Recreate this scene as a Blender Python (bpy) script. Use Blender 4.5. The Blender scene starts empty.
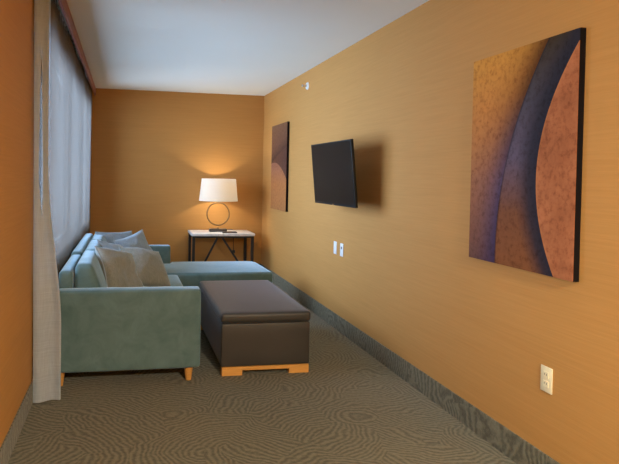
import bpy, bmesh, math, random
from mathutils import Vector, Matrix, noise
random.seed(4)
sc = bpy.context.scene
col = sc.collection
PI = math.pi

# ------------------------------------------------------------------ materials
def new_mat(name):
    m = bpy.data.materials.new(name); m.use_nodes = True
    nt = m.node_tree
    for n in list(nt.nodes): nt.nodes.remove(n)
    out = nt.nodes.new('ShaderNodeOutputMaterial')
    return m, nt, out
def N(nt, t, **kw):
    n = nt.nodes.new(t)
    for k, v in kw.items():
        if hasattr(n, k): setattr(n, k, v)
        else: n.inputs[k].default_value = v
    return n
def L(nt, a, b): nt.links.new(a, b)
def math_node(nt, op, a, b=None, clamp=False):
    n = nt.nodes.new('ShaderNodeMath'); n.operation = op; n.use_clamp = clamp
    for i, v in enumerate((a, b)):
        if v is None: continue
        if isinstance(v, (int, float)): n.inputs[i].default_value = v
        else: L(nt, v, n.inputs[i])
    return n.outputs[0]
def ramp(nt, fac, stops):
    r = nt.nodes.new('ShaderNodeValToRGB')
    e = r.color_ramp.elements
    while len(e) > len(stops): e.remove(e[-1])
    while len(e) < len(stops): e.new(0.5)
    for i, (p, c) in enumerate(stops):
        e[i].position = p; e[i].color = (*c, 1) if len(c) == 3 else c
    L(nt, fac, r.inputs[0]); return r.outputs[0]
def mixc(nt, fac, a, b, mode='MIX'):
    n = nt.nodes.new('ShaderNodeMix'); n.data_type = 'RGBA'; n.blend_type = mode
    for s, v in ((0, fac), (6, a), (7, b)):
        if isinstance(v, (int, float)): n.inputs[s].default_value = v
        elif isinstance(v, tuple): n.inputs[s].default_value = (*v, 1)
        else: L(nt, v, n.inputs[s])
    return n.outputs[2]
def coords(nt, scale=(1, 1, 1)):
    tc = nt.nodes.new('ShaderNodeTexCoord'); mp = nt.nodes.new('ShaderNodeMapping')
    mp.inputs['Scale'].default_value = scale
    L(nt, tc.outputs['Object'], mp.inputs['Vector']); return mp.outputs[0]
def noise_tex(nt, vec, scale, detail=3, rough=.5, dist=0):
    n = nt.nodes.new('ShaderNodeTexNoise')
    n.inputs['Scale'].default_value = scale; n.inputs['Detail'].default_value = detail
    n.inputs['Roughness'].default_value = rough; n.inputs['Distortion'].default_value = dist
    L(nt, vec, n.inputs['Vector']); return n.outputs[0]
def bump(nt, h, strength, dist, normal_in):
    b = nt.nodes.new('ShaderNodeBump'); b.inputs['Strength'].default_value = strength
    b.inputs['Distance'].default_value = dist
    L(nt, h, b.inputs['Height']); L(nt, b.outputs[0], normal_in)
def principled(nt, out, color=None, rough=.5, **kw):
    p = nt.nodes.new('ShaderNodeBsdfPrincipled'); p.inputs['Roughness'].default_value = rough
    for k, v in kw.items(): p.inputs[k].default_value = v
    if isinstance(color, tuple): p.inputs['Base Color'].default_value = (*color, 1)
    elif color is not None: L(nt, color, p.inputs['Base Color'])
    L(nt, p.outputs[0], out.inputs[0]); return p
def plain(name, color, rough=.5, var=.12, vscale=14, **kw):
    m, nt, out = new_mat(name)
    f = noise_tex(nt, coords(nt), vscale, 3)
    c = mixc(nt, f, tuple(x*(1-var) for x in color), tuple(min(1, x*(1+var)) for x in color))
    principled(nt, out, c, rough, **kw); return m

def wall_mat():
    m, nt, out = new_mat('grasscloth_wallpaper')
    f1 = noise_tex(nt, coords(nt, (2.2, 2.2, 95)), 1.0, 4, .6)
    f2 = noise_tex(nt, coords(nt, (6, 6, 260)), 1.0, 2, .5)
    f3 = noise_tex(nt, coords(nt, (.8, .8, 9)), 1.0, 2, .5)
    s = math_node(nt, 'ADD', math_node(nt, 'MULTIPLY', f1, .55), math_node(nt, 'MULTIPLY', f2, .25))
    s = math_node(nt, 'ADD', s, math_node(nt, 'MULTIPLY', f3, .2))
    c = ramp(nt, s, [(.30, WALL_A), (.72, WALL_B)])
    p = principled(nt, out, c, .75)
    bump(nt, s, .22, .004, p.inputs['Normal']); return m
WALL_A = (.435, .205, .046); WALL_B = (.515, .252, .064)

def carpet_mat():
    m, nt, out = new_mat('swirl_carpet')
    v = coords(nt)
    wob = nt.nodes.new('ShaderNodeTexNoise'); wob.inputs['Scale'].default_value = 4.0; wob.inputs['Detail'].default_value = 2
    L(nt, v, wob.inputs['Vector'])
    def vmath(op, a, b):
        n = nt.nodes.new('ShaderNodeVectorMath'); n.operation = op
        for i, x in enumerate((a, b)):
            if isinstance(x, tuple): n.inputs[i].default_value = x
            else: L(nt, x, n.inputs[i])
        return n
    wv = vmath('ADD', v, vmath('MULTIPLY', wob.outputs['Color'], (.16, .16, .16)).outputs[0]).outputs[0]
    vo = nt.nodes.new('ShaderNodeTexVoronoi'); vo.feature = 'F1'; vo.inputs['Scale'].default_value = 2.6
    L(nt, wv, vo.inputs['Vector'])
    off = vmath('MULTIPLY', vmath('SUBTRACT', vo.outputs['Color'], (.5, .5, .5)).outputs[0], (1.0, 1.0, 0)).outputs[0]
    ctr = vmath('ADD', vo.outputs['Position'], off).outputs[0]
    dd = vmath('DISTANCE', wv, ctr).outputs['Value']
    d = math_node(nt, 'MULTIPLY', dd, 2*PI/.029)
    s = math_node(nt, 'SINE', d)
    brk = noise_tex(nt, v, 48, 2, .5)
    s = math_node(nt, 'ADD', s, math_node(nt, 'MULTIPLY', math_node(nt, 'SUBTRACT', brk, .5), 4.4))
    s01 = math_node(nt, 'ADD', math_node(nt, 'MULTIPLY', s, .3), .5, True)
    c = ramp(nt, s01, [(.15, (.040, .036, .018)), (.85, (.205, .186, .120))])
    fib = noise_tex(nt, v, 240, 2, .6)
    c = mixc(nt, .25, c, ramp(nt, fib, [(.3, (.08, .07, .045)), (.7, (.24, .21, .15))]))
    big = noise_tex(nt, v, .9, 2)
    c = mixc(nt, .25, c, ramp(nt, big, [(.35, (.11, .11, .085)), (.65, (.20, .17, .11))]))
    p = principled(nt, out, c, .95)
    p.inputs['Specular IOR Level'].default_value = .15
    p.inputs['Sheen Weight'].default_value = .12
    bump(nt, math_node(nt, 'ADD', s01, math_node(nt, 'MULTIPLY', fib, .6)), .5, .006, p.inputs['Normal']); return m

def velvet_mat():
    m, nt, out = new_mat('teal_velvet')
    v = coords(nt)
    f = noise_tex(nt, v, 7, 5, .62, .6); g = noise_tex(nt, v, 420, 2)
    c = ramp(nt, f, [(.3, (.085, .150, .160)), (.7, (.135, .220, .235))])
    p = principled(nt, out, c, .85)
    p.inputs['Sheen Weight'].default_value = 1.0; p.inputs['Sheen Roughness'].default_value = .35; p.inputs['Sheen Tint'].default_value = (.55, .78, 1, 1)
    p.inputs['Specular IOR Level'].default_value = .2
    bump(nt, math_node(nt, 'ADD', f, math_node(nt, 'MULTIPLY', g, .25)), .18, .006, p.inputs['Normal']); return m

def pillow_mat(name, a, b):
    m, nt, out = new_mat(name)
    v = coords(nt)
    w = noise_tex(nt, coords(nt, (30, 260, 30)), 1, 2); w2 = noise_tex(nt, coords(nt, (260, 30, 30)), 1, 2)
    s = math_node(nt, 'MULTIPLY', math_node(nt, 'ADD', w, w2), .5)
    c = ramp(nt, s, [(.35, a), (.65, b)])
    p = principled(nt, out, c, .8); p.inputs['Sheen Weight'].default_value = .5; p.inputs['Sheen Tint'].default_value = (.6, .8, 1, 1)
    bump(nt, math_node(nt, 'ADD', s, math_node(nt, 'MULTIPLY', noise_tex(nt, v, 14, 3), 1.2)), .2, .006, p.inputs['Normal']); return m

def wood_mat(name, a, b, scale=(3, 60, 60), rough=.4):
    m, nt, out = new_mat(name)
    f = noise_tex(nt, coords(nt, scale), 1.0, 4, .6, .3)
    p = principled(nt, out, ramp(nt, f, [(.3, a), (.7, b)]), rough); return m

def leather_mat():
    m, nt, out = new_mat('brown_leather')
    v = coords(nt); f = noise_tex(nt, v, 5, 3)
    vo = nt.nodes.new('ShaderNodeTexVoronoi'); vo.inputs['Scale'].default_value = 260
    L(nt, v, vo.inputs['Vector'])
    c = ramp(nt, f, [(.3, (.036, .033, .030)), (.7, (.046, .042, .039))])
    p = principled(nt, out, c, .48); p.inputs['Specular IOR Level'].default_value = .5; p.inputs['Sheen Weight'].default_value = .35; p.inputs['Sheen Roughness'].default_value = .3; p.inputs['Sheen Tint'].default_value = (.7, .8, 1, 1)
    bump(nt, math_node(nt, 'ADD', vo.outputs['Distance'], f), .12, .002, p.inputs['Normal']); return m

def curtain_mat():
    m, nt, out = new_mat('sheer_curtain_fabric')
    w = noise_tex(nt, coords(nt, (240, 240, 5)), 1, 3); h = noise_tex(nt, coords(nt, (5, 5, 260)), 1, 2)
    s = math_node(nt, 'MULTIPLY', math_node(nt, 'ADD', w, h), .5)
    c = ramp(nt, s, [(.35, (.17, .16, .148)), (.65, (.29, .27, .255))])
    d = nt.nodes.new('ShaderNodeBsdfDiffuse'); t = nt.nodes.new('ShaderNodeBsdfTranslucent'); tr = nt.nodes.new('ShaderNodeBsdfTransparent')
    L(nt, c, d.inputs[0]); L(nt, c, t.inputs[0])
    m1 = nt.nodes.new('ShaderNodeMixShader'); m1.inputs[0].default_value = .12
    L(nt, d.outputs[0], m1.inputs[1]); L(nt, t.outputs[0], m1.inputs[2])
    m2 = nt.nodes.new('ShaderNodeMixShader'); m2.inputs[0].default_value = .62
    L(nt, m1.outputs[0], m2.inputs[1]); L(nt, tr.outputs[0], m2.inputs[2])
    L(nt, m2.outputs[0], out.inputs[0]); return m

def drape_mat():
    m, nt, out = new_mat('linen_drape_fabric')
    w = noise_tex(nt, coords(nt, (240, 240, 6)), 1, 3); h = noise_tex(nt, coords(nt, (6, 6, 260)), 1, 2)
    s = math_node(nt, 'MULTIPLY', math_node(nt, 'ADD', w, h), .5)
    c = ramp(nt, s, [(.35, (.42, .49, .58)), (.65, (.53, .61, .71))])
    d = nt.nodes.new('ShaderNodeBsdfDiffuse'); t = nt.nodes.new('ShaderNodeBsdfTranslucent')
    L(nt, c, d.inputs[0]); L(nt, c, t.inputs[0])
    m1 = nt.nodes.new('ShaderNodeMixShader'); m1.inputs[0].default_value = .30
    L(nt, d.outputs[0], m1.inputs[1]); L(nt, t.outputs[0], m1.inputs[2])
    L(nt, m1.outputs[0], out.inputs[0]); return m

def shade_mat():
    m, nt, out = new_mat('lamp_shade_linen')
    s = noise_tex(nt, coords(nt, (200, 200, 200)), 1, 2)
    c = ramp(nt, s, [(.3, (.93, .91, .86)), (.7, (.97, .95, .91))])
    d = nt.nodes.new('ShaderNodeBsdfDiffuse'); t = nt.nodes.new('ShaderNodeBsdfTranslucent')
    L(nt, c, d.inputs[0]); L(nt, c, t.inputs[0])
    m1 = nt.nodes.new('ShaderNodeMixShader'); m1.inputs[0].default_value = .68
    L(nt, d.outputs[0], m1.inputs[1]); L(nt, t.outputs[0], m1.inputs[2])
    L(nt, m1.outputs[0], out.inputs[0]); return m

def glass_mat():
    m, nt, out = new_mat('window_glass')
    tr = nt.nodes.new('ShaderNodeBsdfTransparent'); tr.inputs[0].default_value = (.93, .96, .96, 1)
    g = nt.nodes.new('ShaderNodeBsdfGlossy'); g.inputs['Roughness'].default_value = .02
    f = nt.nodes.new('ShaderNodeFresnel'); f.inputs[0].default_value = 1.45
    mx = nt.nodes.new('ShaderNodeMixShader'); L(nt, f.outputs[0], mx.inputs[0])
    L(nt, tr.outputs[0], mx.inputs[1]); L(nt, g.outputs[0], mx.inputs[2]); L(nt, mx.outputs[0], out.inputs[0]); return m

def emis(name, color, strength):
    m, nt, out = new_mat(name)
    e = nt.nodes.new('ShaderNodeEmission'); e.inputs[0].default_value = (*color, 1); e.inputs[1].default_value = strength
    L(nt, e.outputs[0], out.inputs[0]); return m

def srgb(r, g, b):
    f = lambda c: ((c/255+.055)/1.055)**2.4 if c/255 > .04045 else c/255/12.92
    return (f(r), f(g), f(b))

def art_mat(kind):
    """Abstract print; object coords: local y runs 0..-w along the canvas, z 0..h."""
    m, nt, out = new_mat('abstract_canvas_'+kind)
    tc = nt.nodes.new('ShaderNodeTexCoord'); sp = nt.nodes.new('ShaderNodeSeparateXYZ')
    L(nt, tc.outputs['Object'], sp.inputs[0])
    u = math_node(nt, 'MULTIPLY', sp.outputs[1], -1/.76); v = math_node(nt, 'MULTIPLY', sp.outputs[2], 1/1.075)
    ob = tc.outputs['Object']
    mot = noise_tex(nt, ob, 30, 7, .75); blot = noise_tex(nt, ob, 4, 4, .6)
    if kind == 'leaf':
        ua = math_node(nt, 'ADD', math_node(nt, 'MULTIPLY', math_node(nt, 'POWER', math_node(nt, 'MAXIMUM', v, 0.0), 2.2), .47), .30)
        vb = math_node(nt, 'SUBTRACT', v, .40)
        ub = math_node(nt, 'ADD', math_node(nt, 'MULTIPLY', math_node(nt, 'MULTIPLY', vb, vb), 1.06), .685)
        da = math_node(nt, 'SUBTRACT', u, ua); db = math_node(nt, 'SUBTRACT', u, ub)
        # left field
        base = ramp(nt, v, [(.0, srgb(116, 78, 62)), (.40, srgb(160, 106, 74)), (.75, srgb(194, 128, 66)), (1, srgb(206, 144, 64))])
        near = ramp(nt, math_node(nt, 'MULTIPLY', da, -1), [(0, (0, 0, 0)), (.03, (.08, .08, .08)), (.20, (.70, .70, .70)), (.38, (1, 1, 1))])
        dk = ramp(nt, v, [(0, srgb(58, 48, 80)), (.4, srgb(80, 66, 92)), (.8, srgb(92, 58, 32)), (1, srgb(90, 54, 22))])
        left = mixc(nt, near, dk, base)
        # middle band
        mid = ramp(nt, v, [(0, srgb(130, 80, 48)), (.25, srgb(116, 74, 52)), (.5, srgb(94, 84, 104)), (.75, srgb(72, 68, 80)), (1, srgb(60, 50, 38))])
        nb = ramp(nt, math_node(nt, 'MULTIPLY', db, -1), [(0, (1, 1, 1)), (.07, (.9, .9, .9)), (.20, (0, 0, 0))])
        mid = mixc(nt, nb, mid, srgb(40, 40, 54))
        na = ramp(nt, da, [(0, (.8, .8, .8)), (.018, (.0, .0, .0))])
        mid = mixc(nt, na, mid, srgb(30, 26, 40))
        leaf = ramp(nt, blot, [(.3, srgb(144, 86, 56)), (.7, srgb(186, 118, 80))])
        e = ramp(nt, db, [(0, (1, 1, 1)), (.02, (0, 0, 0))])
        leaf = mixc(nt, math_node(nt, 'MULTIPLY', e, .2), leaf, srgb(205, 140, 72))
        c = mixc(nt, math_node(nt, 'GREATER_THAN', da, 0.0), left, mid)
        c = mixc(nt, math_node(nt, 'GREATER_THAN', db, 0.0), c, leaf)
    else:
        v1 = math_node(nt, 'ADD', math_node(nt, 'MULTIPLY', math_node(nt, 'POWER', math_node(nt, 'MAXIMUM', u, 0.0), .8), .19), .545)
        v2 = math_node(nt, 'ADD', math_node(nt, 'ADD', math_node(nt, 'MULTIPLY', u, .12), .545), math_node(nt, 'MULTIPLY', math_node(nt, 'MULTIPLY', u, u), -.31))
        d1 = math_node(nt, 'SUBTRACT', v, v1); d2 = math_node(nt, 'SUBTRACT', v, v2)
        top = ramp(nt, d1, [(0, srgb(84, 54, 42)), (.12, srgb(116, 78, 58)), (.5, srgb(134, 94, 66))])
        wedge = ramp(nt, u, [(0, srgb(112, 72, 52)), (1, srgb(92, 60, 50))])
        leaf = ramp(nt, v, [(0, srgb(170, 112, 66)), (.3, srgb(178, 114, 66)), (.6, srgb(150, 100, 82))])
        c = mixc(nt, math_node(nt, 'GREATER_THAN', d1, 0.0), wedge, top)
        c = mixc(nt, math_node(nt, 'LESS_THAN', d2, 0.0), c, leaf)
    sp2 = ramp(nt, mot, [(.34, (.52, .44, .38)), (.5, (.90, .88, .86)), (.66, (1.0, 1.0, 1.0))])
    c = mixc(nt, .85, c, sp2, 'MULTIPLY')
    p = principled(nt, out, c, .75); p.inputs['Specular IOR Level'].default_value = .12; bump(nt, mot, .1, .002, p.inputs['Normal']); return m

def marble_mat():
    m, nt, out = new_mat('white_marble')
    v = coords(nt); f = noise_tex(nt, v, 5, 6, .65, 1.6)
    c = ramp(nt, f, [(.35, (.60, .59, .58)), (.5, (.72, .71, .70)), (.62, (.80, .79, .78))])
    principled(nt, out, c, .3); return m

M = dict(
 wall=wall_mat(), carpet=carpet_mat(), velvet=velvet_mat(), leather=leather_mat(), curtain=curtain_mat(), drape=drape_mat(),
 shade=shade_mat(), glass=glass_mat(), marble=marble_mat(),
 pillow=pillow_mat('blue_grey_pillow_linen', (.20, .27, .34), (.31, .39, .48)),
 pillow_tan=pillow_mat('tan_grey_pillow_linen', (.19, .19, .155), (.28, .28, .24)),
 piping=plain('pillow_piping_cord', (.34, .40, .46), .8),
 ceiling=plain('ceiling_paint', (.82, .87, .85), .9, .02, 2),
 valance=wood_mat('cherry_wood_valance', (.20, .050, .028), (.34, .095, .055), (40, 2, 60)),
 maple=wood_mat('honey_maple_wood', (.62, .30, .07), (.78, .40, .11), (8, 40, 40)),
 black=plain('black_powder_metal', (.016, .016, .018), .45, .1, 30, Metallic=.3),
 screen=plain('tv_screen_glass', (.009, .007, .005), .4, .05, 4, **{'Specular IOR Level': .12}),
 bezel=plain('tv_black_plastic', (.008, .008, .008), .55, **{'Specular IOR Level': .25}),
 brass=plain('antique_brass', (.24, .145, .065), .42, .15, 40, Metallic=.9),
 bronze=plain('dark_bronze_base', (.055, .045, .04), .4, .2, 30),
 edge=plain('black_canvas_edge', (.008, .006, .006), .9, **{'Specular IOR Level': .1}),
 plate=plain('white_plate_plastic', (.72, .74, .76), .4, .03),
 almond=plain('almond_plate_plastic', (.80, .70, .46), .4, .03),
 slot=plain('dark_slot', (.05, .04, .03), .6),
 chrome=plain('chrome', (.75, .75, .76), .22, .05, 20, Metallic=1.0),
 white=plain('white_enamel', (.78, .78, .76), .4, .03),
 frame=plain('window_frame_aluminium', (.45, .44, .42), .5, .05),
 notepad=plain('dark_notepad_cover', (.035, .028, .028), .5),
 cord=plain('black_rubber_cord', (.02, .02, .02), .6),
 bulb=emis('bulb_glow', (1, .70, .38), 25),
 diffuser=emis('fill_lamp_diffuser', (1, .78, .5), 2.0),  # glowing disc of the added, unseen ceiling lamp
 art1=art_mat('leaf'), art2=art_mat('arc'),
)

# ------------------------------------------------------------------ helpers
def link_mesh(name, bm, mat, parent=None, loc=(0, 0, 0), smooth=None, mats=None):
    """bm holds world coordinates; origin goes to loc (or to the parent's spot)."""
    o_loc = Vector(parent['_w']) if parent is not None else Vector(loc)
    bmesh.ops.translate(bm, verts=bm.verts, vec=-o_loc)
    bmesh.ops.recalc_face_normals(bm, faces=bm.faces)
    me = bpy.data.meshes.new(name); bm.to_mesh(me); bm.free()
    for mm in (mats or [mat]): me.materials.append(mm)
    if smooth is not None:
        for p in me.polygons: p.use_smooth = True
        if smooth < 180: me.set_sharp_from_angle(angle=math.radians(smooth))
    o = bpy.data.objects.new(name, me); col.objects.link(o)
    if parent is not None: o.parent = parent
    else: o.location = o_loc
    o['_w'] = tuple(o_loc)
    return o
def thing(name, label, cat, loc, group=None):
    o = bpy.data.objects.new(name, None); o.empty_display_size = .1; col.objects.link(o)
    o.location = loc; o['_w'] = tuple(loc); o['label'] = label; o['category'] = cat
    if group: o['group'] = group
    return o
def tag(o, label, cat, group=None):
    o['label'] = label; o['category'] = cat
    if group: o['group'] = group
    return o
def struct(name, bm, mat, **k):
    o = link_mesh(name, bm, mat, **k)
    if k.get('parent') is None: o['kind'] = 'structure'
    return o
def box(x0, x1, y0, y1, z0, z1, bev=0, seg=2, bm=None):
    b = bmesh.new()
    bmesh.ops.create_cube(b, size=1)
    for v in b.verts:
        v.co = Vector(((x0+x1)/2+v.co.x*(x1-x0), (y0+y1)/2+v.co.y*(y1-y0), (z0+z1)/2+v.co.z*(z1-z0)))
    if bev: bmesh.ops.bevel(b, geom=list(b.edges), offset=bev, segments=seg, profile=.5, affect='EDGES')
    if bm is not None: merge(bm, b); return bm
    return b
def merge(dst, src):
    me = bpy.data.meshes.new('t'); src.to_mesh(me); src.free(); dst.from_mesh(me); bpy.data.meshes.remove(me)
def obox(c, ax, ay, az, bev=0, seg=2):
    """oriented box: centre and three half-axis vectors"""
    b = bmesh.new(); bmesh.ops.create_cube(b, size=2)
    lx, ly, lz = ax.length, ay.length, az.length
    for v in b.verts: v.co = Vector((v.co.x*lx, v.co.y*ly, v.co.z*lz))
    if bev: bmesh.ops.bevel(b, geom=list(b.edges), offset=bev, segments=seg, profile=.5, affect='EDGES')
    X, Y, Z = ax/lx, ay/ly, az/lz
    for v in b.verts: v.co = Vector(c)+X*v.co.x+Y*v.co.y+Z*v.co.z
    return b
def bar(p, q, w, d=None, bev=.002):
    p, q = Vector(p), Vector(q); d = d or w
    az = (q-p)/2; n = az.normalized()
    s = Vector((0, 1, 0)) if abs(n.y) < .9 else Vector((1, 0, 0))
    ax = n.cross(s).normalized(); ay = n.cross(ax).normalized()
    return obox((p+q)/2, ax*w/2, ay*d/2, az, bev)
def lathe(c, prof, seg=40, closed=False, caps=True):
    b = bmesh.new(); rings = []
    for r, z in prof:
        rings.append([b.verts.new((c[0]+r*math.cos(2*PI*k/seg), c[1]+r*math.sin(2*PI*k/seg), c[2]+z)) for k in range(seg)])
    n = len(rings)
    for i in range(n if closed else n-1):
        a, d = rings[i], rings[(i+1) % n]
        for k in range(seg): b.faces.new((a[k], a[(k+1) % seg], d[(k+1) % seg], d[k]))
    if caps and not closed:
        b.faces.new(rings[0]); b.faces.new(rings[-1])
    return b
def tube(pts, r, seg=8, closed=False, caps=True):
    pts = [Vector(p) for p in pts]; n = len(pts); b = bmesh.new(); rings = []
    prev = None
    for i, p in enumerate(pts):
        if closed: t = (pts[(i+1) % n]-pts[i-1]).normalized()
        else: t = (pts[min(i+1, n-1)]-pts[max(i-1, 0)]).normalized()
        if prev is None:
            s = Vector((0, 0, 1)) if abs(t.z) < .9 else Vector((1, 0, 0)); a = t.cross(s).normalized()
        else: a = (prev-t*prev.dot(t)).normalized()
        prev = a; c = t.cross(a)
        rings.append([b.verts.new(p+(a*math.cos(2*PI*k/seg)+c*math.sin(2*PI*k/seg))*r) for k in range(seg)])
    m = n if closed else n-1
    for i in range(m):
        u, w = rings[i], rings[(i+1) % n]
        for k in range(seg): b.faces.new((u[k], u[(k+1) % seg], w[(k+1) % seg], w[k]))
    if caps and not closed: b.faces.new(rings[0]); b.faces.new(rings[-1])
    return b
def soft(x0, x1, y0, y1, z0, z1, r=.03, puff=(0, 0, 0), wrinkle=0, shear=None):
    """upholstered block: rounded box whose six faces swell a little"""
    h = Vector(((x1-x0)/2, (y1-y0)/2, (z1-z0)/2)); c = Vector(((x0+x1)/2, (y0+y1)/2, (z0+z1)/2))
    b = bmesh.new()
    def params(a):
        e = r/a; ts = [-1, -1+.25*e, -1+.55*e, -1+e]
        m = max(3, int(2*(a-r)/.05)); ts += [-1+e+(2-2*e)*k/m for k in range(1, m)]
        return ts+[1-e, 1-.55*e, 1-.25*e, 1]
    P = [params(h[i]) for i in range(3)]
    cache = {}
    def vert(i, j, k):
        key = (i, j, k)
        if key in cache: return cache[key]
        p = Vector((P[0][i]*h.x, P[1][j]*h.y, P[2][k]*h.z))
        inn = Vector([max(-(h[q]-r), min(h[q]-r, p[q])) for q in range(3)])
        d = p-inn
        if d.length > 1e-9: p = inn+d.normalized()*r
        n = [P[0][i], P[1][j], P[2][k]]
        f = Vector((n[0]*puff[0]*(1-n[1]**2)*(1-n[2]**2), n[1]*puff[1]*(1-n[0]**2)*(1-n[2]**2), n[2]*puff[2]*(1-n[0]**2)*(1-n[1]**2)))
        p = p+f
        if wrinkle: p = p+noise.noise_vector((p+c)*9)*wrinkle
        p = p+c
        if shear: p = shear(p)
        cache[key] = b.verts.new(p); return cache[key]
    nx, ny, nz = len(P[0])-1, len(P[1])-1, len(P[2])-1
    for i in range(nx):
        for j in range(ny):
            for k in (0, nz): b.faces.new((vert(i, j, k), vert(i+1, j, k), vert(i+1, j+1, k), vert(i, j+1, k)))
    for i in range(nx):
        for k in range(nz):
            for j in (0, ny): b.faces.new((vert(i, j, k), vert(i+1, j, k), vert(i+1, j, k+1), vert(i, j, k+1)))
    for j in range(ny):
        for k in range(nz):
            for i in (0, nx): b.faces.new((vert(i, j, k), vert(i, j+1, k), vert(i, j+1, k+1), vert(i, j, k+1)))
    return b
def prism(poly, z0, z1, bev=0, seg=4):
    b = bmesh.new()
    lo = [b.verts.new((x, y, z0)) for x, y in poly]; hi = [b.verts.new((x, y, z1)) for x, y in poly]
    b.faces.new(lo); b.faces.new(hi)
    n = len(poly)
    for i in range(n): b.faces.new((lo[i], lo[(i+1) % n], hi[(i+1) % n], hi[i]))
    bmesh.ops.recalc_face_normals(b, faces=b.faces)
    if bev:
        ed = [e for e in b.edges if abs(e.verts[0].co.z-e.verts[1].co.z) < 1e-6]
        bmesh.ops.bevel(b, geom=ed, offset=bev, segments=seg, profile=.5, affect='EDGES')
    return b

# ------------------------------------------------------------------ room
XL, XR, YB, YF, ZC, T = -.545, 1.887, 8.075, -2.2, 2.53, .15
struct('floor', box(XL-T, XR+T, YF-T, YB+T, -.1, 0), M['carpet'])
struct('ceiling', box(XL-T, XR+T, YF-T, YB+T, ZC, ZC+.1), M['ceiling'])
struct('wall_right', box(XR, XR+T, YF-T, YB+T, 0, ZC), M['wall'])
struct('wall_back', box(XL-T, XR, YB, YB+T, 0, ZC), M['wall'])
struct('wall_front', box(XL-T, XR, YF-T, YF, 0, ZC), M['wall'])
# left wall: one mesh with the curtained window and an unseen one added for fill light
WIN = [(0.1, 2.1, .55, 2.30), (3.66, 7.78, .72, 2.30)]
wl = bmesh.new()
def holed_wall(bm, x0, x1, y0, y1, z0, z1, holes):
    ys = sorted({y0, y1, *[h[0] for h in holes], *[h[1] for h in holes]}); zs = sorted({z0, z1, *[h[2] for h in holes], *[h[3] for h in holes]})
    solid = lambda i, j: 0 <= i < len(ys)-1 and 0 <= j < len(zs)-1 and not any(h[0] <= (ys[i]+ys[i+1])/2 <= h[1] and h[2] <= (zs[j]+zs[j+1])/2 <= h[3] for h in holes)
    vc = {}
    def V(x, y, z):
        if (x, y, z) not in vc: vc[(x, y, z)] = bm.verts.new((x, y, z))
        return vc[(x, y, z)]
    for i in range(len(ys)-1):
        for j in range(len(zs)-1):
            if not solid(i, j): continue
            a, b, c, d = ys[i], ys[i+1], zs[j], zs[j+1]
            for x in (x0, x1): bm.faces.new((V(x, a, c), V(x, b, c), V(x, b, d), V(x, a, d)))
            if not solid(i-1, j): bm.faces.new((V(x0, a, c), V(x1, a, c), V(x1, a, d), V(x0, a, d)))
            if not solid(i+1, j): bm.faces.new((V(x0, b, c), V(x1, b, c), V(x1, b, d), V(x0, b, d)))
            if not solid(i, j-1): bm.faces.new((V(x0, a, c), V(x1, a, c), V(x1, b, c), V(x0, b, c)))
            if not solid(i, j+1): bm.faces.new((V(x0, a, d), V(x1, a, d), V(x1, b, d), V(x0, b, d)))
holed_wall(wl, XL-T, XL, YF-T, YB, 0, ZC, WIN)
struct('wall_left', wl, M['wall'])
for n, (y0, y1, z0, z1) in enumerate(WIN):
    xf = XL-.11
    b = bmesh.new(); holed_wall(b, xf-.02, xf+.03, y0, y1, z0, z1, [(y0+.05, y1-.05, z0+.05, z1-.05)])
    # mullions
    k = 1 if n == 0 else 2
    ys = [y0+(y1-y0)*(q+1)/(k+1) for q in range(k)]
    w = struct('window_%d' % (n+1), b, M['frame'])
    for y in ys: link_mesh('mullion', box(xf-.018, xf+.028, y-.025, y+.025, z0+.045, z1-.045, .003), M['frame'], parent=w)
    edges = [y0+.05]+[v for y in ys for v in (y-.025, y+.025)]+[y1-.05]
    for q in range(0, len(edges), 2):
        link_mesh('pane', box(xf, xf+.006, edges[q], edges[q+1], z0+.05, z1-.05), M['glass'], parent=w)
BH = .137
struct('baseboard_right', box(XR-.009, XR-.0005, YF, YB-.001, .0, BH, .002), M['carpet'])
struct('baseboard_left', box(XL+.0005, XL+.009, YF, YB-.001, .0, BH, .002), M['carpet'])
struct('baseboard_back', box(XL+.011, XR-.011, YB-.009, YB-.0005, .0, BH, .002), M['carpet'])

# ------------------------------------------------------------------ valance and curtain
val = thing('window_valance', 'long reddish brown wooden valance under the ceiling above the curtain', 'valance', (-.45, 5.8, 2.43))
fb = box(-.4665, -.4475, 3.40, YB-.002, 2.428, ZC-.001, .002)
for v in fb.verts: v.co.x += .028*(YB-v.co.y)/(YB-3.4)
link_mesh('fascia_board', fb, M['valance'], parent=val)
link_mesh('return_board', box(XL+.001, -.463, 3.40, 3.42, 2.43, ZC-.001, .002), M['valance'], parent=val)
link_mesh('curtain_track', box(-.515, -.49, 3.55, 8.03, 2.508, 2.529, .002), M['white'], parent=val, )

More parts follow.
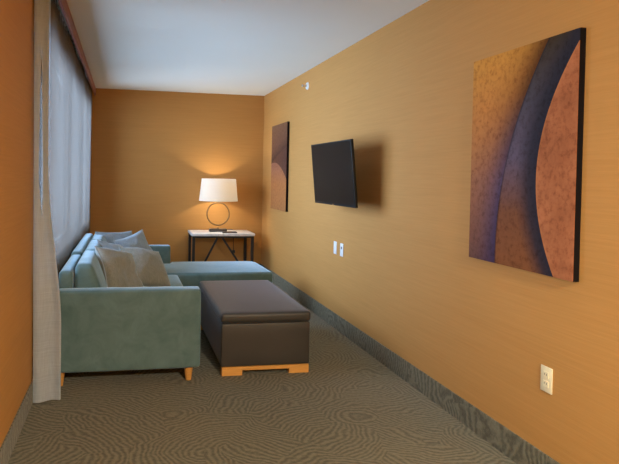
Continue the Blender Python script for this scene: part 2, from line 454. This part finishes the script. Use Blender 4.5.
def sheet(path_fn, npts, z_top=2.505, z_bot=.008, nz=34):
    b = bmesh.new(); rows = []
    for i in range(nz+1):
        z = z_top-i*(z_top-z_bot)/nz
        rows.append([b.verts.new((*path_fn(k/npts, z), z)) for k in range(npts+1)])
    for r in range(nz):
        for k in range(npts): b.faces.new((rows[r][k], rows[r][k+1], rows[r+1][k+1], rows[r+1][k]))
    return b
def sheer_path(t, z):
    y = 3.735+(8.02-3.735)*t
    ph = y*2*PI/.145+1.2*math.sin(y*3.1)+.8*math.sin(y*7.7+1)
    amp = .024+.008*math.sin(y*5.3)
    x = -.503+amp*math.sin(ph+.12*math.sin(z*2+y*4))*(.75+.25*z/2.5)
    return (max(XL+.012, min(x, -.4645)), y+.010*math.cos(ph))
def drape_path(t, z):
    low = max(0., min(1., (1.40-z)/.95)); low = low*low*(3-2*low)
    xe = -.462+.078*low
    if t < .45:          # front fold facing the near end of the room
        q = t/.45
        x = XL+.010+(xe-XL-.010)*q
        y = 3.585-.15*z/2.5-.016*math.sin(q*PI*2.0+.4)*(.4+.6*low)+.02*q*q
    elif t < .62:        # rounded leading edge
        q = (t-.45)/.17*PI
        x = xe-.016*(1-math.sin(q/2+PI/2))*.5+.006*math.sin(q); y = 3.605-.15*z/2.5+.028*(1-math.cos(q/2))*1.6
    else:                # runs back beside the sheer
        q = (t-.62)/.38
        x = xe-.008-.012*q-.45*max(0, q-.3)*(-xe-.0*q-.47+.094*0+.0)*0
        y = 3.65-.15*z/2.5*(1-q)+.07*q
        lim = -.447-.0*q
        if y > 3.72: x = min(x, -.447) if z < .8 else x
    return (x, y)
cur = link_mesh('sheer_curtain', sheet(sheer_path, 540), M['curtain'], loc=(-.49, 5.8, 0), smooth=180)
tag(cur, 'long pleated sheer curtain across the window behind the sofa, backlit by daylight', 'curtain')
def drape_split():
    # one sheet with a tapered slit, added to show a bright sliver
    n, c0 = 90, 22
    def path(t, z):
        k = round(t*n); g = .13*max(0., min(1., (2.12-z)/.75))*max(0., min(1., (z-1.12)/.22)); tc = .235
        if k <= c0: tt = (tc-g/2)*k/c0
        else: tt = tc+g/2+(1-tc-g/2)*(k-c0-1)/(n-c0-1)
        return drape_path(tt, z)
    b = bmesh.new(); rows = []
    nz = 60
    for i in range(nz+1):
        z = 2.505-i*(2.505-.008)/nz
        rows.append([b.verts.new((*path(k/n, z), z)) for k in range(n+1)])
    for q in range(nz):
        for k in range(n):
            if k != c0: b.faces.new((rows[q][k], rows[q][k+1], rows[q+1][k+1], rows[q+1][k]))
    bmesh.ops.remove_doubles(b, verts=b.verts, dist=1e-5)
    return b
dr = link_mesh('drape', drape_split(), M['drape'], loc=(-.50, 3.66, 0), smooth=180)
tag(dr, 'narrow grey beige drape hanging to the floor in front of the sofa arm', 'curtain')

# ------------------------------------------------------------------ sofa
S = (0.0, 5.1, 0.0)
sofa = thing('sectional_sofa', 'teal green velvet sectional sofa with chaise beside the curtain', 'sofa', S)
V = M['velvet']
SXL, SXR = -.438, .487
link_mesh('arm', soft(SXL, SXR, 3.80, 3.925, .10, .622, .018, (.004, .006, .004), .0015), V, sofa, smooth=180)
link_mesh('arm', soft(SXL, .462, 6.28, 6.40, .10, .610, .018, (.004, .006, .004), .0015), V, sofa, smooth=180)
link_mesh('seat_frame', box(-.43, .462, 3.927, 6.278, .10, .268, .008), V, sofa, smooth=40)
link_mesh('back_frame', soft(SXL, -.350, 3.928, 4.76, .27, .730, .025, (0, 0, .006), .001), V, sofa, smooth=180)
link_mesh('back_frame', soft(SXL, -.350, 4.775, 6.277, .27, .748, .025, (0, 0, .006), .001), V, sofa, smooth=180)
def seat_shape(): return soft(-.33, .490, 3.93, 5.60, .27, .418, .03, (.004, .0, .012), .0015)
link_mesh('seat_cushion', seat_shape(), V, sofa, smooth=180)
ch = [(-.30, 5.615), (1.43, 5.615), (1.445, 5.66), (1.425, 6.30), (1.395, 6.375), (1.33, 6.405), (.468, 6.405), (.468, 6.275), (-.30, 6.275)]
link_mesh('chaise_cushion', prism(ch, .268, .425, .032, 5), V, sofa, smooth=180)
ch2 = [(.466, 5.63), (1.41, 5.63), (1.425, 5.67), (1.405, 6.29), (1.375, 6.36), (1.32, 6.388), (.466, 6.388)]
link_mesh('chaise_frame', prism(ch2, .085, .266, .01, 2), V, sofa, smooth=40)
def cushion(y0, y1, h, dx=0):
    def f(p):
        t = max(0, (p.z-.43)/(h-.43))
        return Vector((-.338+(p.x+.345)/.22*(.228-.112*t), p.y, p.z))
    return soft(-.345, -.125, y0, y1, .425, h, .045, (.02, .006, .010), .004, f)
link_mesh('back_cushion', cushion(3.945, 4.70, .770), V, sofa, smooth=180)
link_mesh('back_cushion', cushion(4.715, 5.50, .768), V, sofa, smooth=180)
link_mesh('back_cushion', cushion(5.515, 6.265, .762), V, sofa, smooth=180)
for x, y in ((.418, 3.87), (-.413, 3.87), (-.385, 6.33), (.40, 6.33), (1.33, 5.72), (1.33, 6.31)):
    top = .101 if y < 5 or x < .5 else .086
    link_mesh('leg', lathe((x, y, 0), [(.018, 0), (.020, .003), (.032, top)], 24), M['maple'], sofa, smooth=40)

# ------------------------------------------------------------------ pillows
def pillow(name, label, c, wv, hv, w, h, thick, mat, seed, group='scatter pillows on the sofa'):
    c = Vector(c); X = Vector(wv).normalized(); Y = Vector(hv); Y = (Y-X*Y.dot(X)).normalized(); Z = X.cross(Y)
    root = thing(name, label, 'pillow', tuple(c), group)
    n = 26; b = bmesh.new(); f, g = [], []
    def pos(u, v, s):
        pinch_u = 1-.085*(1-v*v)*abs(u)**3 ; pinch_v = 1-.085*(1-u*u)*abs(v)**3
        rr = max(0, (1-abs(u)**2.6))*max(0, (1-abs(v)**2.6))
        t = thick/2*rr**.48
        sag = noise.noise(Vector((u*1.3+seed, v*1.3, s*.7+seed)))*.028*rr**.3
        wr = noise.noise(Vector((u*4+seed*3, v*4, s)))*.010*rr**.5
        bend = noise.noise(Vector((u*.9, seed*5, v*.9)))*.03
        return c+X*(u*w/2*pinch_u)+Y*(v*h/2*pinch_v)+Z*(s*(t+sag*.6+wr)*(1 if rr > 0 else 0)+bend)
    for s, grid in ((1, f), (-1, g)):
        for i in range(n+1):
            row = []
            for j in range(n+1):
                u, v = math.sin((2*i/n-1)*PI/2), math.sin((2*j/n-1)*PI/2)
                u, v = (u+(2*i/n-1))/2, (v+(2*j/n-1))/2
                if s == -1 and (i in (0, n) or j in (0, n)): row.append(f[i][j]); continue
                row.append(b.verts.new(pos(u, v, s)))
            grid.append(row)
        for i in range(n):
            for j in range(n): b.faces.new((grid[i][j], grid[i+1][j], grid[i+1][j+1], grid[i][j+1]))
    rim = [f[i][0].co.copy() for i in range(n)]+[f[n][j].co.copy() for j in range(n)]+[f[i][n].co.copy() for i in range(n, 0, -1)]+[f[0][j].co.copy() for j in range(n, 0, -1)]
    link_mesh('cover', b, mat, root, smooth=180)
    link_mesh('piping', tube(rim, .0045, 6, True), M['piping'], root, smooth=180)
    return root
pillow('scatter_pillow', 'grey linen pillow nearest the camera, against the first back cushion', (-.042, 4.48, .612), (.619, .754, -.22), (-.315, .495, .809), .43, .42, .17, M['pillow_tan'], 1.3)
pillow('scatter_pillow', 'tan grey linen pillow, rightmost of the near pair by the front edge of the seat', (.160, 4.96, .580), (.791, .589, -.21), (-.297, .605, .738), .42, .40, .17, M['pillow_tan'], 2.1)
pillow('scatter_pillow', 'pale blue pillow slumped low behind the two near pillows', (-.035, 5.21, .622), (.449, .842, -.30), (-.598, .533, .599), .42, .42, .12, M['pillow'], 3.7)
pillow('scatter_pillow', 'pale blue pillow at the far back corner of the sofa, left of its pair', (-.085, 5.92, .618), (.84, .54, -.03), (-.32, .34, .88), .42, .40, .13, M['pillow'], 4.4)
pillow('scatter_pillow', 'pale blue pillow tipped onto one corner beside the far arm', (.105, 5.74, .610), (.66, .68, .18), (-.50, .25, .82), .40, .40, .15, M['pillow'], 5.9)

# ------------------------------------------------------------------ ottoman
ott = thing('storage_ottoman', 'dark brown leather storage ottoman in front of the sofa', 'ottoman', (.955, 4.53, 0))
ox0, ox1, oy0, oy1 = .640, 1.284, 3.90, 5.165
link_mesh('body', soft(ox0+.006, ox1-.006, oy0+.008, oy1-.008, .060, .358, .010, (.002, .003, 0)), M['leather'], ott, smooth=180)
link_mesh('lid', soft(ox0, ox1, oy0, oy1, .361, .432, .022, (.002, .002, .010)), M['leather'], ott, smooth=180)
def plinth(y0, y1):
    b = bmesh.new()
    pts = [(ox0+.012, 0), (ox0+.155, 0), (ox0+.155, .034), (ox1-.155, .034), (ox1-.155, 0), (ox1-.012, 0), (ox1-.012, .0585), (ox0+.012, .0585)]
    a = [b.verts.new((x, y0, z)) for x, z in pts]; c = [b.verts.new((x, y1, z)) for x, z in pts]
    b.faces.new(a); b.faces.new(c)
    for i in range(8): b.faces.new((a[i], a[(i+1) % 8], c[(i+1) % 8], c[i]))
    return b
link_mesh('plinth', plinth(oy0+.004, oy0+.05), M['maple'], ott)
link_mesh('plinth', plinth(oy1-.05, oy1-.008), M['maple'], ott)

# ------------------------------------------------------------------ side table
tx0, tx1, ty0, ty1, tz = .835, 1.655, 7.50, 8.035, .622
tab = thing('side_table', 'black metal side table with white marble top under the lamp', 'table', ((tx0+tx1)/2, (ty0+ty1)/2, 0))
link_mesh('table_top', box(tx0-.01, tx1+.01, ty0, ty1, tz-.036, tz, .006, 3), M['marble'], tab, smooth=40)
w = .036
lx, rx, fy, by = tx0+.018, tx1-.018, ty0+.035, ty1-.035
for x in (lx, rx):
    for y in (fy, by):
        link_mesh('leg', box(x-w/2, x+w/2, y-w/2, y+w/2, 0, tz-.037, .002), M['black'], tab)
for y in (fy, by):
    link_mesh('apron_rail', box(lx+w/2, rx-w/2, y-.012, y+.012, tz-.060, tz-.037, .001), M['black'], tab)
for x in (lx, rx):
    link_mesh('side_rail', box(x-.012, x+.012, fy+w/2, by-w/2, tz-.060, tz-.037, .001), M['black'], tab)
    link_mesh('foot_rail', box(x-.012, x+.012, fy+w/2, by-w/2, .02, .045, .001), M['black'], tab)
link_mesh('brace', bar((1.165, fy, tz-.062), (lx+.03, fy, .012), .026, .02), M['black'], tab)
link_mesh('brace', bar((1.235, fy, tz-.062), (rx-.03, fy, .012), .026, .02), M['black'], tab)

# ------------------------------------------------------------------ lamp
lc = (1.205, 7.76); z0 = tz+.001
lamp = thing('table_lamp', 'brass ring table lamp with glowing white drum shade on the marble table', 'lamp', (lc[0], lc[1], z0))
link_mesh('base', box(lc[0]-.117, lc[0]+.117, lc[1]-.055, lc[1]+.055, z0, z0+.040, .004), M['bronze'], lamp)
link_mesh('ring_stem', tube([(lc[0]+.153*math.cos(a), lc[1], .842+.022+.153*math.sin(a)) for a in [2*PI*k/56 for k in range(56)]], .0098, 10, True), M['brass'], lamp, smooth=180)
link_mesh('foot_collar', lathe((lc[0], lc[1], z0+.0405), [(.022, 0), (.022, .006), (.013, .012), (.013, .018)], 20), M['brass'], lamp, smooth=40)
link_mesh('neck', lathe((lc[0], lc[1], 1.0275), [(.012, 0), (.012, .02), (.018, .022), (.018, .028), (.009, .030), (.009, .06), (.017, .062), (.017, .10)], 20), M['brass'], lamp, smooth=40)
link_mesh('bulb', lathe((lc[0], lc[1], 1.1285), [(.013, 0), (.015, .015), (.028, .045), (.031, .062), (.026, .082), (.012, .092), (.002, .094)], 20), M['bulb'], lamp, smooth=180)
r0, r1, h = .262, .232, .30
sh = link_mesh('lamp_shade', lathe((lc[0], lc[1], 1.040), [(r0, 0), (r1, h), (r1-.003, h), (r0-.003, 0)], 64, closed=True), M['shade'], lamp, smooth=40)
for k in range(3):
    a = 2*PI*k/3+.5
    link_mesh('shade_spoke', tube([(lc[0]+.010*math.cos(a), lc[1]+.010*math.sin(a), 1.09), (lc[0]+.2585*math.cos(a), lc[1]+.2585*math.sin(a), 1.045)], .0015, 6), M['brass'], lamp, smooth=180)
link_mesh('power_cord', tube([(lc[0]+.05, lc[1]+.05, z0+.006), (1.33, 7.95, z0+.005), (1.44, 8.03, z0+.006), (1.47, 8.052, z0-.004), (1.475, 8.055, .50), (1.478, 8.052, .38), (1.48, 8.045, .335)], .004, 8), M['cord'], lamp, smooth=180)
link_mesh('plug', box(1.462, 1.498, 8.032, 8.062, .29, .335, .006), M['cord'], lamp)

pad = thing('notepad', 'thin dark notepad lying at the front of the marble table', 'notepad', (1.34, 7.60, tz))
link_mesh('cover', box(1.245, 1.435, 7.555, 7.665, tz+.0015, tz+.014, .002), M['notepad'], pad)
link_mesh('pages', box(1.249, 1.431, 7.5535, 7.5548, tz+.004, tz+.011), M['bronze'], pad)

# ------------------------------------------------------------------ television
def tv():
    cx, cy, cz, yaw, tilt = 1.640, 4.550, 1.410, .025, .097
    r = Vector((math.sin(yaw), -math.cos(yaw), 0)); n = Vector((-math.cos(yaw), -math.sin(yaw), 0))
    u = Vector((0, 0, 1))*math.cos(tilt)+n*math.sin(tilt); n2 = r.cross(u)
    if n2.dot(n) < 0: n2 = -n2
    c = Vector((cx, cy, cz)); W2, H2 = .447, .26
    root = thing('television', 'flat black television on a wall bracket between the two paintings', 'television', (1.886, 4.55, 1.41))
    link_mesh('housing', obox(c-n2*.012, r*W2, u*H2, n2*.011, .004), M['bezel'], root, smooth=40)
    back = obox(c-n2*.035, r*W2*.62, u*H2*.62, n2*.012, .01)
    link_mesh('rear_housing', back, M['bezel'], root, smooth=40)
    link_mesh('screen', obox(c-n2*.0005+u*.004, r*(W2-.012), u*(H2-.016), n2*.0012, 0), M['screen'], root)
    link_mesh('logo', obox(c+n2*.0006-u*(H2-.007), r*.022, u*.0035, n2*.0008, 0), M['chrome'], root)
    m = link_mesh('wall_bracket', box(1.865, 1.886, 4.83, 4.95, 1.29, 1.53, .003), M['black'], root)
    link_mesh('bracket_arm', bar((1.865, 4.88, 1.41), tuple(c-n2*.068), .05, .05, .004), M['black'], root)
    link_mesh('mounting_plate', obox(c-n2*.063, r*.12, u*.12, n2*.005, .002), M['black'], root)
tv()

# ------------------------------------------------------------------ paintings
def painting(y_far, z_lo, h, w, art, label, t=.029):
    x = XR-.001
    root = thing('canvas_painting', label, 'painting', (x, y_far, z_lo), 'abstract canvases on the right wall')
    link_mesh('stretcher_frame', box(x-t+.002, x, y_far-w, y_far, z_lo, z_lo+h, .001), M['edge'], root)
    b = box(x-t-.001, x-t+.0015, y_far-w+.002, y_far-.001, z_lo+.001, z_lo+h-.001)
    o = link_mesh('canvas_face', b, art, root)
    return root
painting(2.905, .952, 1.074, .765, M['art1'], 'large abstract canvas with rust leaf shape and navy arcs, nearest the camera')
painting(7.455, .963, 1.080, .745, M['art2'], 'brown and orange abstract canvas near the back corner beyond the television')

# ------------------------------------------------------------------ wall plates
def outlet_parts(root, x, yc, zc, pm, sm):
    link_mesh('cover_plate', box(x-.006, x, yc-.0365, yc+.0365, zc-.058, zc+.058, .0025), pm, root, smooth=40)
    for dz in (-.0205, .0205):
        s = link_mesh('socket', box(x-.0085, x-.0055, yc-.017, yc+.017, zc+dz-.0145, zc+dz+.0145, .001), pm, root)
        s['_w'] = tuple(root['_w'])
        for dy in (-.007, .007):
            b = box(x-.0092, x-.0083, yc+dy-.0012, yc+dy+.0012, zc+dz-.002, zc+dz+.007)
            q = link_mesh('slot', b, sm, s)
ol = thing('wall_outlet', 'almond duplex wall outlet low on the right wall under the large painting', 'outlet', (XR-.0005, 2.31, .476))
outlet_parts(ol, XR-.0005, 2.312, .476, M['almond'], M['slot'])
for y, lab in ((5.07, 'white wall plate below the television, the one nearer the back corner'), (4.905, 'white wall plate below the television, the one nearer the camera')):
    r = thing('wall_plate', lab, 'wall plate', (XR-.0005, y, .735), 'white wall plates below the television')
    link_mesh('cover_plate', box(XR-.0065, XR-.0005, y-.036, y+.036, .677, .793, .0025), M['plate'], r, smooth=40)
    link_mesh('jack', box(XR-.0085, XR-.0062, y-.011, y+.011, .742, .764, .001), M['slot'] if y < 5 else M['white'], r)

sp = thing('fire_sprinkler', 'small white round sprinkler head high on the right wall', 'sprinkler', (XR-.0005, 6.03, 2.365))
def disc_x(x0, x1, yc, zc, r, seg=24, r2=None):
    b = bmesh.new(); r2 = r if r2 is None else r2
    a = [b.verts.new((x0, yc+r2*math.cos(2*PI*k/seg), zc+r2*math.sin(2*PI*k/seg))) for k in range(seg)]
    c = [b.verts.new((x1, yc+r*math.cos(2*PI*k/seg), zc+r*math.sin(2*PI*k/seg))) for k in range(seg)]
    b.faces.new(a); b.faces.new(c)
    for k in range(seg): b.faces.new((a[k], a[(k+1) % seg], c[(k+1) % seg], c[k]))
    return b
link_mesh('escutcheon', disc_x(XR-.014, XR-.0005, 6.03, 2.365, .042, r2=.034), M['white'], sp, smooth=30)
link_mesh('nozzle', disc_x(XR-.055, XR-.0142, 6.03, 2.365, .012, r2=.009), M['chrome'], sp, smooth=30)
link_mesh('deflector', box(XR-.062, XR-.0555, 6.012, 6.048, 2.350, 2.378, .002), M['chrome'], sp)

# unseen ceiling lamp added behind the camera as warm fill
cl = thing('fill_ceiling_light', 'round white flush ceiling light added out of view as warm fill for the room', 'ceiling light', (1.15, -1.0, ZC-.001))
link_mesh('rim', lathe((1.15, -1.0, ZC-.061), [(.205, 0), (.205, .06), (.195, .06), (.195, 0)], 40, closed=True), M['white'], cl, smooth=40)
link_mesh('diffuser', lathe((1.15, -1.0, ZC-.071), [(.05, 0), (.15, .008), (.194, .03), (.194, .055)], 40), M['diffuser'], cl, smooth=180)

# ------------------------------------------------------------------ lights
def area(name, loc, rot, sx, sy, power, color, spread=180):
    l = bpy.data.lights.new(name, 'AREA'); l.shape = 'RECTANGLE'; l.size = sx; l.size_y = sy
    l.energy = power; l.color = color; l.spread = math.radians(spread)
    o = bpy.data.objects.new(name, l); col.objects.link(o); o.location = loc; o.rotation_euler = rot; return o
# daylight behind the curtain, then fill through the added unseen window (rotated to shine towards +X)
area('daylight_behind_curtain', (XL-.60, 5.8, 1.75), (0, -PI/2+.12, 0), 2.2, 4.6, 530, (.56, .72, 1.0))
area('fill_added_window', (XL-.60, 1.1, 1.6), (0, -PI/2+.05, 0), 2.0, 2.3, 72, (1.0, .94, .85))
pl = bpy.data.lights.new('lamp_bulb_light', 'POINT'); pl.energy = 135; pl.color = (1, .86, .64); pl.shadow_soft_size = .033
po = bpy.data.objects.new('lamp_bulb_light', pl); col.objects.link(po); po.location = (lc[0], lc[1], 1.185)
cl_l = area('ceiling_fill_glow', (1.15, -1.0, ZC-.085), (0, 0, 0), .3, .3, 275, (1, .95, .74))  # warm fill from the added ceiling lamp

w = bpy.data.worlds.new('daylight'); sc.world = w; w.use_nodes = True
bg = w.node_tree.nodes['Background']; bg.inputs[0].default_value = (.70, .84, 1, 1); bg.inputs[1].default_value = 1.6

# ------------------------------------------------------------------ camera
cam = bpy.data.cameras.new('camera'); co = bpy.data.objects.new('camera', cam); col.objects.link(co); sc.camera = co
yw, pt, rl = .1875, .0177, .0191
fw = Vector((math.sin(yw)*math.cos(pt), math.cos(yw)*math.cos(pt), -math.sin(pt)))
rt = Vector((math.cos(yw), -math.sin(yw), 0)); up = rt.cross(fw)
rt2 = rt*math.cos(rl)+up*math.sin(rl); up2 = -rt*math.sin(rl)+up*math.cos(rl)
m = Matrix((rt2, up2, -fw)).transposed().to_4x4(); m.translation = (0, 0, 1.37)
co.matrix_world = m
cam.sensor_width = 36; cam.lens = 580*36/619; cam.clip_start = .02
cam.shift_x = (309.5-238.08)/619; cam.shift_y = (187.13-232)/619

for o in bpy.data.objects:
    if '_w' in o: del o['_w']

sc.view_settings.view_transform = 'Standard'; sc.view_settings.look = 'None'; sc.view_settings.gamma = 1
sc.view_settings.use_curve_mapping = False; sc.view_settings.exposure = 0.0
sc.cycles.use_denoising = True
sc.cycles.max_bounces = 10; sc.cycles.diffuse_bounces = 6; sc.cycles.transparent_max_bounces = 12; sc.cycles.transmission_bounces = 6
sc.cycles.sample_clamp_indirect = 6
sc.cycles.caustics_reflective = False; sc.cycles.caustics_refractive = False
